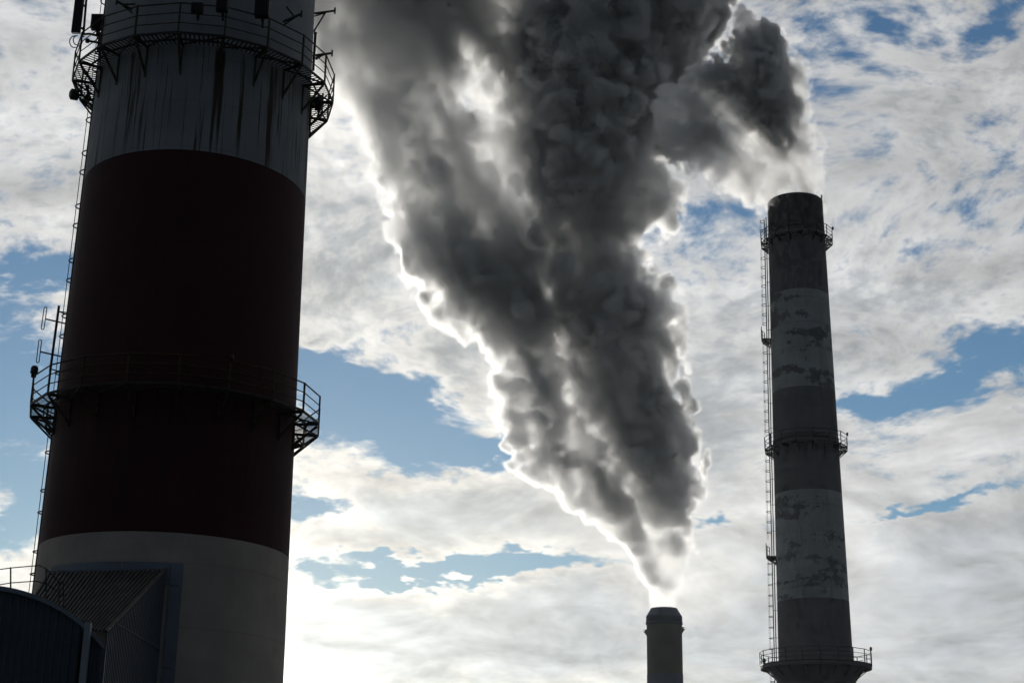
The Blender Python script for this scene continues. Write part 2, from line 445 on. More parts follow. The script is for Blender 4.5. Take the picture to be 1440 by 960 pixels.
D0 = 59.6
mast = empty('dipole_aerial', tuple(V(70.5, 522, D0)))
tag(mast, 'mast with two folded dipole loops left of the lower gallery', 'aerial')
def rel(o, p): return Vector(p) - Vector(o.location)
b = MB(); b.tube(rel(mast, V(70.5, 522, D0)), rel(mast, V(83, 430, D0)), 0.05, 8); b.build('mast', M['steel'], mast)
for (bx0, by0, bx1, by1, lx0, ly0, lx1, ly1) in ((64.5, 448.5, 97, 456, 64, 433.5, 60, 461.5), (57, 494.5, 90, 502, 56.5, 479.5, 53, 508)):
    b = MB(); b.tube(rel(mast, V(bx0, by0, D0)), rel(mast, V(bx1, by1, D0 - 0.2)), 0.03, 6); b.build('boom', M['steel'], mast)
    b = MB()
    a_, c_ = rel(mast, V(lx0, ly0, D0)), rel(mast, V(lx1, ly1, D0)); ax = (c_ - a_).normalized()
    sd = Vector((1, 0, 0)); sd = (sd - ax * sd.dot(ax)).normalized() * 0.055
    pts = []
    for i in range(7): th = math.pi * i / 6; pts.append(a_ - ax * 0.05 * math.sin(th) - sd * math.cos(th))
    for i in range(7): th = math.pi * i / 6; pts.append(c_ + ax * 0.05 * math.sin(th) + sd * math.cos(th))
    b.path(pts + [pts[0]], 0.02, 5); b.build('dipole_loop', M['steel'], mast)
for (x0, y0, x1, y1) in ((83, 438, 98, 440), (83, 438, 98, 444), (72, 519, 92, 524)):
    b = MB(); b.tube(rel(mast, V(x0, y0, D0)), rel(mast, V(x1, y1, D0 - 0.3)), 0.025, 6); b.build('stay', M['steel'], mast)

def obstruction_lamp(p, label, s=1.0):
    o = empty('warning_lamp', tuple(p)); tag(o, label, 'lamp', GRP)
    b = MB(); b.lathe([(0.0, 0), (0.10 * s, 0), (0.10 * s, 0.14 * s), (0.15 * s, 0.16 * s), (0.15 * s, 0.20 * s)], 12); b.build('base', M['black'], o)
    b = MB(); b.lathe([(0.14 * s, 0.20 * s), (0.14 * s, 0.34 * s), (0.10 * s, 0.43 * s), (0.0, 0.46 * s)], 12); b.build('lens', M['lens'], o)
    return o
def on_near(r, deg, z):
    p = pol(r, deg, z); a = facing(LX, LY); c, s = math.cos(a), math.sin(a)
    return Vector((LX + p.x * c - p.y * s, LY + p.x * s + p.y * c, p.z))
obstruction_lamp(on_near(5.43, -77.0, 18.10), 'small warning lamp on the lower gallery rail, left of the red band')
obstruction_lamp(on_near(5.43, 18.2, 18.10), 'small warning lamp on the rail across the front of the red band', 0.6)

# panel antenna and radio gear at the upper gallery, left side
D1 = 59.0
pa = empty('panel_antenna', tuple(V(106, 48, D1)))
tag(pa, 'long flat panel antenna standing at the upper left gallery, cut by the frame top', 'antenna')
a_, c_ = V(106.5, 47, D1), V(114, -16, D1 - .3)
b = MB(); b.bar(rel(pa, a_), rel(pa, c_), 0.34, 0.18, up=(0, 1, 0)); b.build('housing', M['black'], pa)
b = MB(); b.tube(rel(pa, V(117, 52, D1 + .2)), rel(pa, V(122.5, -14, D1 + .1)), 0.05, 8); b.build('mounting_pole', M['steel'], pa)
for yy in (8, 40):
    b = MB(); b.bar(rel(pa, V(109.5 - yy * .05 + 2, yy, D1)), rel(pa, V(121 - yy * 0.08, yy + 1, D1 + .2)), 0.1, 0.1); b.build('clamp', M['steel'], pa)
for (cx_, cy_, r_) in ((107, 59, 0.26), (110, 57, 0.2)):
    b = MB(); c0 = rel(pa, V(cx_, cy_, D1)); pts = []
    for i in range(15):
        th = math.radians(100 + 250 * i / 14)
        pts.append(c0 + Vector((math.cos(th) * r_, 0.05 * math.sin(th * 2), math.sin(th) * r_)))
    b.path(pts, 0.022, 5); b.build('cable_loop', M['black'], pa)
b = MB(); b.path([rel(pa, V(114, 49, D1)), rel(pa, V(126, 48, D1)), rel(pa, V(144, 52, D1 - .2))], 0.05, 6); b.build('boom', M['steel'], pa)

def gear_box(px, py, w, h, D, label, name='radio_unit', cat='radio unit', tilt=0.0):
    o = empty(name, tuple(V(px, py + h / 2, D))); tag(o, label, cat)
    k = D * 1.1 / FPX
    b = MB(); hw, hh, hd = w / 2 * k, h / 2 * k * 1.12, min(w, h) * 0.3 * k
    b.box((0, 0, hh), (hw, hd, hh)); 
    for i in range(5): b.box((-hw + hw * 2 * (i + 0.5) / 5, -hd - 0.03, hh), (0.018, 0.03, hh * 0.86))
    b.build('housing', M['black'], o)
    b = MB(); b.box((0, hd + 0.08, hh), (hw * 0.3, 0.08, hh * 0.5)); b.box((0, hd + 0.16, hh * 0.9), (0.04, 0.04, hh * 1.7)); b.build('mount', M['steel'], o)
    b = MB(); b.tube((0, 0, 0), (0.02, 0, -0.25), 0.03, 6); b.build('cable', M['black'], o)
    return o
gear_box(136, 32, 16, 19, 58.8, 'squarish radio unit above the rail at the upper left gallery end')
gear_box(277, 12, 16, 13, 53.4, 'dark radio unit on the upper gallery front, above the drip stains')
gear_box(312, 6, 16, 20, 53.5, 'bulky dark radio unit right of centre on the upper gallery')
gear_box(368, 12, 20, 24, 53.9, 'largest dark equipment cabinet on the upper gallery, toward its right', 'equipment_cabinet', 'cabinet')
gear_box(447, 146, 9, 18, 58.6, 'narrow box under the upper gallery at its right end')

def drum(px, py, D, r, label):
    o = empty('drum_antenna', tuple(V(px, py, D))); tag(o, label, 'antenna')
    k = MB(); d = Vector((-0.8, -0.5, -0.1)).normalized()
    k.tube((0, 0, 0), d * r * 1.1, r, 16); k.tube(d * r * 1.1, d * r * 1.35, r * 0.96, 16, r * 0.6); k.build('radome', M['black'], o)
    k = MB(); k.tube((0, 0, 0), -d * 0.45, 0.05, 6); k.bar(-d * 0.4 - Vector((0, 0, 0.4)), -d * 0.4 + Vector((0, 0, 0.5)), 0.07, 0.07); k.build('mount', M['steel'], o)
drum(109, 134, 59.6, 0.23, 'round drum antenna hanging below the upper gallery at far left')
drum(125, 58, 59.2, 0.10, 'tiny round antenna just above the upper gallery left end')
drum(441, 145, 59.4, 0.26, 'round drum antenna hanging below the upper gallery at its right end')

def standoff(p0, p1, p2, D, label):
    o = empty('standoff_aerial', tuple(V(*p0, D))); tag(o, label, 'aerial')
    b = MB(); b.tube((0, 0, 0), rel(o, V(*p1, D)), 0.05, 6); b.build('arm', M['steel'], o)
    e = rel(o, V(*p1, D)); b = MB(); b.tube(e - Vector((0, 0, 0.14)), e + Vector((0, 0, 0.14)), 0.04, 6); b.build('end_piece', M['steel'], o)
    b = MB(); b.tube(rel(o, V(*p2, D)), e * 0.62, 0.035, 6); b.build('brace', M['steel'], o)
    b = MB(); b.tube((0, 0.1, -0.1) , e * 0.8, 0.03, 6); b.build('brace', M['steel'], o)
standoff((437, 20), (471, 15.5), (441, 45), 59.2, 'upper of two antenna arms sticking out right of the white band')
standoff((437, 79), (467, 75), (444, 84), 58.9, 'lower of two antenna arms, at the right end of the upper gallery')
standoff((398, 31), (424, 20), (403, 10), 54.6, 'antenna arm in front of the upper white band near its right edge')
standoff((186, 14), (164, 2), (190, 6), 54.6, 'antenna arm in front of the upper white band near its left edge')
po = empty('antenna_pole', tuple(V(442, 72, 58.7))); tag(po, 'short vertical pole at the right end of the upper gallery', 'pole')
b = MB(); b.tube((0, 0, -0.9), (0, 0, 0.8), 0.055, 8); b.build('tube', M['steel'], po)
b = MB(); b.tube((0, 0, 0.8), (0, 0, 0.86), 0.07, 8); b.build('cap', M['steel'], po)

# ------------------------------------------------------------------ corrugated sheds at the chimney foot
def corrugated(b, p0, ux, uz_fun, width, pitch, depth, nrm):
    """trapezoid-rib sheet: bottom edge p0 + ux*s, top given by uz_fun(s) (low, high)"""
    n = int(width / pitch); V_ = []; F = []
    prof = [(0, 0), (0.30, 0), (0.42, 1), (0.78, 1), (0.90, 0)]
    xs = []
    for i in range(n + 1):
        for (u, h) in prof:
            s = (i + u) * pitch
            if s > width: break
            xs.append((s, h))
    for (s, h) in xs:
        lo, hi = uz_fun(s); base = Vector(p0) + Vector(ux) * s + Vector(nrm) * (h * depth)
        V_.append(base + Vector((0, 0, lo))); V_.append(base + Vector((0, 0, hi)))
    for i in range(len(xs) - 1):
        F.append((2 * i, 2 * i + 2, 2 * i + 3, 2 * i + 1))
    b.add(V_, F)

# arched shed
SD = 46.0
c_mid = V(-30, 817, SD); c_end = V(149, 893, SD)
shed = empty('arched_shed', (float(c_end.x), float(c_end.y), 0)); tag(shed, 'blue-grey corrugated shed with an arched roof edge at the bottom left corner', 'shed')
k_m = SD * 1.03 / FPX
Ra = 217 * k_m
ux = Vector((-1, -0.10, 0)).normalized(); nrm = Vector((0.10, -1, 0)).normalized()
if nrm.y > 0: nrm = -nrm
cs = (c_mid - c_end).dot(ux); ztop = c_mid.z
def arch(s):
    d = (s - cs); d = max(-Ra * 0.98, min(Ra * 0.98, d))
    return ztop - (Ra - math.sqrt(Ra * Ra - d * d))
W = cs * 2
b = MB(); corrugated(b, (0, 0, 0), ux, lambda s: (0.0, arch(s) - 0.08), W, 0.215, 0.03, nrm); b.build('corrugated_wall', M['clad'], shed)
b = MB(); inn = Vector((-0.38, 0.92, 0)).normalized()
N = 60
for i in range(N):
    s0, s1 = W * i / N, W * (i + 1) / N
    A0, A1 = ux * s0 + Vector((0, 0, arch(s0))), ux * s1 + Vector((0, 0, arch(s1)))
    f0 = nrm * 0.14
    b.add([A0 + f0, A1 + f0, A1 + f0 - Vector((0, 0, 0.13)), A0 + f0 - Vector((0, 0, 0.13))], [(0, 1, 2, 3)])
    b.add([A0 + f0, A1 + f0, A1 + inn * 7.2, A0 + inn * 7.2], [(3, 2, 1, 0)], True)
    b.add([A0 + f0 - Vector((0, 0, .13)), A1 + f0 - Vector((0, 0, .13)), A1 - Vector((0, 0, .13)) + inn * .1, A0 - Vector((0, 0, .13)) + inn * .1], [(0, 1, 2, 3)])
b.build('arched_roof', M['flash'], shed)
b = MB(); e0 = arch(0) - 0.1
b.add([Vector((0, 0, 0)), inn * 7.0, inn * 7.0 + Vector((0, 0, e0)), Vector((0, 0, e0))], [(0, 1, 2, 3)]); b.build('end_wall', M['clad'], shed)
b = MB(); b.bar(nrm * 0.09, nrm * 0.09 + Vector((0, 0, e0)), 0.12, 0.12); b.build('corner_trim', M['clad'], shed)
# girt lines low on the wall
for zz in (3.95, 4.55):
    b = MB(); b.bar(nrm * 0.09 + ux * 0.8 + Vector((0, 0, zz)), nrm * 0.09 + ux * (W - 0.5) + Vector((0, 0, zz)), 0.05, 0.09); b.build('wall_strip', M['clad'], shed)
# downpipe
s_dp = (V(126, 870, SD) - c_end).dot(ux)
b = MB(); top = arch(s_dp) + 0.12
b.bar(nrm * 0.22 + ux * s_dp, nrm * 0.22 + ux * s_dp + Vector((0, 0, top)), 0.17, 0.17); b.build('downpipe', M['pipe'], shed)
b = MB(); b.bar(nrm * 0.06 + ux * (s_dp + 0.2), nrm * 0.06 + ux * (s_dp + 0.2) + Vector((0, 0, arch(s_dp) - 0.1)), 0.16, 0.06); b.build('black_strip', M['black'], shed)  # black strip running up the wall beside the downpipe
# railing on the arched roof
rail = empty('roof_railing', (shed.location.x, shed.location.y, arch(cs))); tag(rail, 'thin metal handrail standing on the arched shed roof', 'railing')
ro_ = lambda px, py, D=SD + 1.2: Vector(V(px, py, D)) - Vector(rail.location)
for (px, y0, y1) in ((15, 797, 822), (65, 799, 836), (83.5, 818, 848), (89.5, 819, 850)):
    b = MB(); b.bar(ro_(px, y1 + 4), ro_(px, y0), 0.036, 0.036); b.build('post', M['steel'], rail)
for pts in ([(-20, 803), (15, 798), (55, 794.5)], [(-20, 825), (15, 819), (50, 816.5)], [(55, 794.5), (65, 799), (83.5, 818), (89.5, 819)], [(50, 816.5), (65, 820), (84, 834)]):
    b = MB(); b.path([ro_(*p) for p in pts], 0.016, 6); b.build('rail', M['steel'], rail)

# flue duct lean-to between shed and chimney
Dn = 54.4
rb = V(233, 801, Dn)          # ridge, right end at the shaft
rl = V(66, 806, Dn + 0.9)     # ridge, left end
fe = V(149, 889, 47.4)        # foot of the rake, near corner
fl = V(20, 880, 47.6)
duct = empty('flue_duct', (float(rb.x), float(rb.y), 0)); tag(duct, 'lean-to flue duct with a steep ribbed roof joining the near chimney', 'duct')
r3 = lambda p: Vector(p) - Vector(duct.location)
RB, RL, FE, FL = r3(rb), r3(rl), r3(fe), r3(fl)
def sheet(b, a0, a1, c0, c1, n, depth, nv):
    """ribs run from edge a to edge c"""
    prof = [(0, 0), (0.30, 0), (0.42, 1), (0.78, 1), (0.90, 0)]; P_ = []
    for i in range(n):
        for (u, h) in prof:
            s = (i + u) / n; P_.append((a0.lerp(a1, s) + nv * h * depth, c0.lerp(c1, s) + nv * h * depth))
    P_.append((a1, c1))
    V_ = [v for pr in P_ for v in pr]
    b.add(V_, [(2 * i, 2 * i + 2, 2 * i + 3, 2 * i + 1) for i in range(len(P_) - 1)])
nv = (FL - RL).cross(RB - RL).normalized()
if nv.z < 0: nv = -nv
b = MB(); sheet(b, RL, RB, FL, FE, 26, 0.07, nv); b.build('ribbed_roof', M['roof'], duct)
b = MB(); b.bar(RB + nv * 0.04, FE + nv * 0.04, 0.10, 0.08, up=nv); b.build('rake_trim', M['roof'], duct)
b = MB(); b.bar(RL + nv * .05, RB + nv * .05, 0.10, 0.08); b.build('ridge_trim', M['flash'], duct)
wn = (FE - RB).cross(Vector((0, 0, 1))).normalized()
if wn.x < 0: wn = -wn
b = MB(); hz_ = Vector((FE.x - RB.x, FE.y - RB.y, 0)); Wd = hz_.length
corrugated(b, (RB.x, RB.y, 0), hz_.normalized(), lambda s: (0.0, RB.z + (FE.z - RB.z) * s / Wd - 0.03), Wd, 0.20, 0.04, wn); b.build('side_wall', M['clad'], duct)
for zz in (5.6, 8.0):
    b = MB(); s_ = min(1.0, (RB.z - zz) / (RB.z - FE.z)) if zz > FE.z else 1.0
    b.bar(Vector((RB.x, RB.y, zz)) + wn * .06, Vector((RB.x + hz_.x * s_, RB.y + hz_.y * s_, zz)) + wn * .06, 0.02, 0.03); b.build('wall_strip', M['clad'], duct)
# flashing collar fixed to the shaft round the duct
def patch(name, d0, d1, z0, z1, extra=0.05, m='flash'):
    b = MB(); k = 12
    P_ = []
    for i in range(k + 1):
        a = d0 + (d1 - d0) * i / k
        P_ += [pol(rL(z0) + extra, a, z0), pol(rL(z1) + extra, a, z1)]
    b.add(P_, [(2 * i, 2 * i + 2, 2 * i + 3, 2 * i + 1) for i in range(k)])
    o = b.build(name, M[m], near); return o
for (d0, d1) in ((-57, -36.5), (-36.2, -18.2), (-17.9, 2.2), (2.5, 7.8)):
    patch('flashing_panel', d0, d1, 10.2, 10.95)
for (z0, z1) in ((0.2, 7.4), (7.43, 10.17)):
    patch('flashing_panel', 2.5, 7.8, z0, z1, 0.05)

# ------------------------------------------------------------------ tall far chimney
FX, FY = 27.14, 139.38
far = empty('striped_grey_chimney', (FX, FY, 0), facing(FX, FY))
tag(far, 'tall far chimney at right with charcoal and peeling grey bands and a side ladder', 'chimney')
def rF(z): return 3.497 - 0.01406 * z
for (nm, m_, z0, z1, e) in (('charcoal_band', 'char', 0, 23.4, 0), ('grey_band', 'grey', 23.4, 33.1, 0), ('charcoal_band', 'char', 33.1, 42.7, 0),
                            ('grey_band', 'grey', 42.7, 52.2, 0), ('charcoal_band', 'char', 52.2, 58.5, 0), ('sooty_top', 'soot', 58.5, 61.9, 0)):
    band(far, nm, m_, z0, z1, rF, 96)
b = MB(); b.lathe([(rF(61.9), 61.9), (rF(61.9) - .07, 61.98), (rF(61.9) - .45, 61.98), (rF(61.9) - .5, 55), (0.0, 55)], 96); b.build('rim', M['soot'], far)
for (zz, ex, hh) in ((38.1, 0.04, 0.16), (58.6, 0.02, 0.1)):
    b = MB(); b.lathe([(rF(zz), zz - hh), (rF(zz) + ex, zz - hh), (rF(zz) + ex, zz + hh), (rF(zz), zz + hh)], 96); b.build('ring_collar', M['soot'], far)
gallery(far, 57.7, rF(57.7), 3.42, 16, 11, 1.1, 3, 0.5, front='steel', wr=0.03, label='topmost railed walkway')
gallery(far, 37.4, rF(37.4), 3.78, 16, 11, 1.15, 3, 0.8, front='steel', wr=0.03, label='middle railed walkway')
gl = gallery(far, 17.9, rF(17.9), 4.85, 20, 5, 1.15, 3, 1.4, front='steel', solid=True, wr=0.03, label='wide lowest walkway with solid deck')
b = MB(); b.lathe([(rF(17) + .02, 16.3), (4.1, 17.45), (4.82, 17.55), (4.82, 17.82)], 40, smooth=False); b.build('skirt', M['char'], gl)
for zz in (48.2, 27.6):
    gallery(far, zz, rF(zz), rF(zz) + 0.85, 3, 0, 1.15, 3, 0.7, arc=(-112, -82), front='steel', wr=0.03, label='small ladder landing')
caged_ladder(far, rF, 3.0, 60.5, -93, 0.35, 0.42, gaps=((17.6, 19.4), (27.4, 29.2), (37.2, 39.0), (48, 49.8), (57.4, 59.0)), hoops=0.95, rung=0.32, width=0.5, w=0.03)
b = MB()
for k in range(18): b.tube(pol(rF(3 + k * 3.2) + 0.16, -88, 3 + k * 3.2), pol(rF(6.2 + k * 3.2) + 0.16, -88, 6.2 + k * 3.2), 0.05, 6)
b.build('conduit', M['steel'], far)
def on_far(r, deg, z):
    p = pol(r, deg, z); a = facing(FX, FY); c, s = math.cos(a), math.sin(a)
    return Vector((FX + p.x * c - p.y * s, FY + p.x * s + p.y * c, p.z))
obstruction_lamp(on_far(4.85, 80, 19.03), 'warning lamp on the wide lowest gallery of the tall far chimney, right side', 0.8)
obstruction_lamp(on_far(4.6, -75, 17.95), 'warning lamp on the wide lowest gallery of the tall far chimney, left side', 1.1)
obstruction_lamp(on_far(3.78, 85, 38.52), 'warning lamp on the middle gallery of the tall far chimney', 0.7)
obstruction_lamp(on_far(3.46, 85, 58.82), 'warning lamp on the topmost gallery of the tall far chimney', 0.7)
for dg in (75,):
    o = empty('rim_hook', parent=far); b = MB()
    b.path([pol(2.6, dg, 61.95), pol(2.6, dg, 62.3), pol(2.62, dg + 4, 62.4), pol(2.6, dg + 8, 62.3), pol(2.6, dg + 8, 61.95)], 0.04, 6); b.build('hook', M['steel'], o)

# ------------------------------------------------------------------ small chimney
SX, SY = 15.836, 159.21
sm_ = empty('small_chimney', (SX, SY, 0), facing(SX, SY))
tag(sm_, 'small round olive-grey chimney with tapered cap at bottom centre right', 'chimney')
for (nm, m_, prof) in (('lower_shell', 'slate', [(2.10, 0), (2.10, 21.85)]), ('upper_shell', 'olive', [(2.07, 21.85), (2.07, 27.6)]),
                       ('flange', 'slate', [(2.07, 27.55), (2.17, 27.6), (2.17, 27.78), (2.07, 27.82)]),
                       ('collar', 'slate', [(2.07, 27.8), (2.12, 27.83), (2.12, 28.5)]),
                       ('cap', 'slate', [(2.12, 28.5), (1.60, 29.35), (1.56, 29.45), (1.46, 29.45), (1.4, 26)])):
    b = MB(); b.lathe([(r_ * 0.865, max(0.0, (z_ - 1.6) * 0.865 + 1.6) if z_ else 0.0) for r_, z_ in prof], 72); b.build(nm, M[m_], sm_)
for dg, zz in ((-88, 26.6), (91, 26.9)):
    o = empty('lifting_lug', parent=sm_); o.rotation_euler.z = math.radians(dg); o.location.z = (zz - 1.6) * 0.865 + 1.6; o.scale = (0.865, 0.865, 0.865)
    b = MB()
    n_ = 10; hole = [(s_, (0.30 + 0.10 * math.cos(t_), 0.28 + 0.10 * math.sin(t_))) for s_, t_ in [(0, 2 * math.pi * i / n_) for i in range(n_)]]
    outl = [(0.02, -0.35), (0.20, -0.05), (0.40, 0.18), (0.42, 0.34), (0.34, 0.40), (0.2, 0.42), (0.1, 0.42), (0.02, 0.42), (0.02, 0.2), (0.02, -0.1)]
    # order the outline by angle round the hole so that the two loops bridge
    ctr = (0.30, 0.28)
    outl.sort(key=lambda p: math.atan2(p[1] - ctr[1], p[0] - ctr[0]) % (2 * math.pi))
    V_ = []
    for s in (-0.05, 0.05):
        V_ += [(s, -2.05 - u, v) for u, v in outl] + [(s, -2.05 - h[1][0], h[1][1]) for h in hole]
    F = []
    for i in range(n_):
        j = (i + 1) % n_
        F += [(i, j, n_ + j, n_ + i), (2 * n_ + j, 2 * n_ + i, 3 * n_ + i, 3 * n_ + j), (i, 2 * n_ + i, 2 * n_ + j, j), (n_ + j, 3 * n_ + j, 3 * n_ + i, n_ + i)]
    b.add(V_, F); b.build('plate', M['slate'], o)

# ------------------------------------------------------------------ the lit winter air
b = MB(); b.box((0, 0, 54.5), (4100, 4100, 55.5)); hz_o = b.build('haze', None)
tag(hz_o, kind='stuff')
hm_ = bpy.data.materials.new('haze'); hm_.use_nodes = True; t = NT(hm_.node_tree); t.n.clear()
pv = t.node('ShaderNodeVolumePrincipled', {'Color': (0.80, 0.91, 1, 1), 'Density': 6.5e-5, 'Anisotropy': 0.6})
pv.inputs['Density Attribute'].default_value = ''
t.node('ShaderNodeOutputMaterial', {'Volume': pv.outputs[0]}); hz_o.data.materials.append(hm_)

# ------------------------------------------------------------------ smoke: real volumes on a voxel grid
def fft_noise(shape, vox, scale, power, rng, lo_cut=None):
    """smooth fractal noise, unit variance, largest feature about `scale` metres"""
    w = rng.standard_normal(shape).astype(np.float32)
    F = np.fft.rfftn(w)
    ks = [np.fft.fftfreq(n, vox) for n in shape[:2]] + [np.fft.rfftfreq(shape[2], vox)]
    k2 = ks[0][:, None, None] ** 2 + ks[1][None, :, None] ** 2 + ks[2][None, None, :] ** 2
    k0 = 1.0 / scale
    F *= (k2 + k0 * k0) ** (-power / 2)
    n = np.fft.irfftn(F, shape).astype(np.float32)
    n -= n.mean(); n /= n.std()
    return n

def aniso_noise(shape, vox, scale, power, rng, u, stretch):
    w = rng.standard_normal(shape).astype(np.float32)
    F = np.fft.rfftn(w)
    kx, ky = np.fft.fftfreq(shape[0], vox)[:, None, None], np.fft.fftfreq(shape[1], vox)[None, :, None]
    kz = np.fft.rfftfreq(shape[2], vox)[None, None, :]
    k2 = kx ** 2 + ky ** 2 + kz ** 2 + (stretch ** 2 - 1) * (kx * u[0] + ky * u[1] + kz * u[2]) ** 2
    F *= (k2 + 1.0 / scale ** 2) ** (-power / 2)
    n = np.fft.irfftn(F, shape).astype(np.float32)
    n -= n.mean(); n /= n.std()
    return n

def nice(v):
    while True:
        k = v
        for p_ in (2, 3, 5):
            while k % p_ == 0: k //= p_
        if k == 1 and v % 2 == 0: return v
        v += 1

def plume(name, label, strands, Yc, mpp, vox, seed, big, edge, halo, density, aniso, flow, colour=(0.986, 0.989, 0.992)):
    """strands: (px, py, r_px, thickness, depth_px) along the wind, fattened to tubes and roughened by billows of many sizes"""
    rng = np.random.default_rng(seed)
    S = []
    for st in strands:
        S.append([(np.array(at_y(px, py, Yc)) + np.array([0, dep * mpp, 0]), r * mpp, dn) for (px, py, r, dn, dep) in st])
    C = np.array([p for st in S for (p, r, d) in st]); Rr = np.array([r for st in S for (p, r, d) in st])[:, None]
    pad = halo + big * 0.35
    lo = (C - Rr).min(0) - pad; hi = (C + Rr).max(0) + pad
    hi[2] = min(hi[2], at_y(720, -70, Yc)[2]); lo[0] = max(lo[0], at_y(330, 300, Yc)[0])
    n = [nice(int((h - l) / vox) + 1) for l, h in zip(lo, hi)]
    ax = [np.arange(n[k], dtype=np.float32) * vox + np.float32(lo[k]) for k in range(3)]
    disp = np.zeros(n, np.float32); sc_ = big
    for amp in (0.31, 0.18, 0.11, 0.06, 0.03):
        if sc_ < 2.2 * vox: break
        nb = fft_noise(n, vox, sc_ * 0.75, 4.2, rng)
        disp += np.float32(sc_ * amp) * (np.sqrt(nb * nb + np.float32(0.12)) - np.float32(0.85)); sc_ *= 0.52
    disp += np.float32(big * 0.10) * fft_noise(n, vox, big * 0.8, 3.1, rng)
    st1 = aniso_noise(n, vox, big * 0.9, 3.2, rng, flow, 2.6)
    D = np.zeros(n, np.float32)
    for st in S:
        f = np.full(n, -50.0, np.float32); dn = np.zeros(n, np.float32); rl = np.ones(n, np.float32)
        for (p0, r0, d0), (p1, r1, d1) in zip(st[:-1], st[1:]):
            rm = max(r0, r1) + pad
            l_ = [max(0, int((min(p0[k], p1[k]) - rm - lo[k]) / vox)) for k in range(3)]
            h_ = [min(n[k], int((max(p0[k], p1[k]) + rm - lo[k]) / vox) + 2) for k in range(3)]
            if any(h <= l for l, h in zip(l_, h_)): continue
            X = ax[0][l_[0]:h_[0], None, None] - np.float32(p0[0]); Y = ax[1][None, l_[1]:h_[1], None] - np.float32(p0[1]); Z = ax[2][None, None, l_[2]:h_[2]] - np.float32(p0[2])
            d = (p1 - p0).astype(np.float32); L2 = float(d @ d)
            t = np.clip((X * d[0] + Y * d[1] + Z * d[2]) / L2, 0, 1)
            dist = np.sqrt((X - t * d[0]) ** 2 + (Y - t * d[1]) ** 2 + (Z - t * d[2]) ** 2)
            rr = r0 + (r1 - r0) * t; ff = rr - dist
            sl = (slice(l_[0], h_[0]), slice(l_[1], h_[1]), slice(l_[2], h_[2]))
            win = ff > f[sl]
            f[sl] = np.where(win, ff, f[sl]); dn[sl] = np.where(win, d0 + (d1 - d0) * t, dn[sl]); rl[sl] = np.where(win, rr, rl[sl])
        k = np.clip(rl / (big * 0.75), 0.22, 1.0)
        g = f + (disp + big * 0.12) * k
        g = np.minimum(g, f + np.float32(big * 0.42) * k)
        q = np.clip(g / (edge * np.clip(rl / big * 1.3, 0.35, 1.2)), 0, 1); core = q * q * (3 - 2 * q)
        q = np.clip((g + halo * k) / (halo * k * 1.6), 0, 1)
        D = np.maximum(D, dn * np.maximum(core * np.clip(np.exp(0.65 * st1) * 0.85, 0.1, 3.5), 0.014 * q * q))
    D *= density
    D[0] = D[-1] = 0; D[:, 0] = D[:, -1] = 0; D[:, :, 0] = 0; D[:, :, -1] = 0
    D[D < 0.002] = 0
    return name, label, D, lo, vox, n, aniso, colour

def make_volume(name, label, d, lo, vox, n, aniso, colour):
    me = bpy.data.meshes.new(name)
    flat = np.ascontiguousarray(d.transpose(2, 1, 0)).ravel()   # x fastest
    me.vertices.add(len(flat))
    at = me.attributes.new('smoke', 'FLOAT', 'POINT'); at.data.foreach_set('value', flat)
    o = bpy.data.objects.new(name, me); sc.collection.objects.link(o)
    o['kind'] = 'stuff'; o['label'] = label; o['category'] = 'smoke'
    mat = bpy.data.materials.new(name); mat.use_nodes = True
    t = NT(mat.node_tree); t.n.clear()
    pv = t.node('ShaderNodeVolumePrincipled', {'Color': (*colour, 1), 'Density': 1.0, 'Anisotropy': aniso})
    pv.inputs['Density Attribute'].default_value = 'density'
    t.node('ShaderNodeOutputMaterial', {'Volume': pv.outputs[0]})
    me.materials.append(mat)
    ng = bpy.data.node_groups.new(name, 'GeometryNodeTree')
    ng.interface.new_socket('Geometry', in_out='INPUT', socket_type='NodeSocketGeometry')
    ng.interface.new_socket('Geometry', in_out='OUTPUT', socket_type='NodeSocketGeometry')
    g = NT(ng)
    gi = g.node('NodeGroupInput'); go = g.node('NodeGroupOutput')
    pos = g.node('GeometryNodeInputPosition').outputs[0]
    rel = g.vm('SCALE', g.vm('SUBTRACT', pos, tuple(float(v) for v in lo)), None, 1.0 / vox)
    s = g.node('ShaderNodeSeparateXYZ', {0: rel})
    ii = [g.m('ROUND', o_) for o_ in s.outputs]
    idx = g.m('ADD', ii[0], g.m('MULTIPLY', float(n[0]), g.m('ADD', ii[1], g.m('MULTIPLY', float(n[1]), ii[2]))))
    na = g.node('GeometryNodeInputNamedAttribute', None, data_type='FLOAT'); na.inputs['Name'].default_value = 'smoke'
    si = g.node('GeometryNodeSampleIndex', None, data_type='FLOAT', domain='POINT')
    g.l.new(gi.outputs[0], si.inputs['Geometry']); g.l.new(na.outputs[0], si.inputs['Value']); g.l.new(idx, si.inputs['Index'])
    vc = g.node('GeometryNodeVolumeCube')
    g.l.new(si.outputs[0], vc.inputs['Density'])
    vc.inputs['Min'].default_value = tuple(float(v) for v in lo)
    vc.inputs['Max'].default_value = tuple(float(l + vox * (k - 1)) for l, k in zip(lo, n))
    for k, nm in enumerate(('Resolution X', 'Resolution Y', 'Resolution Z')): vc.inputs[nm].default_value = int(n[k])
    sm = g.node('GeometryNodeSetMaterial'); sm.inputs['Material'].default_value = mat
    g.l.new(vc.outputs[0], sm.inputs['Geometry']); g.l.new(sm.outputs[0], go.inputs[0])
    md = o.modifiers.new('voxels', 'NODES'); md.node_group = ng
    return o

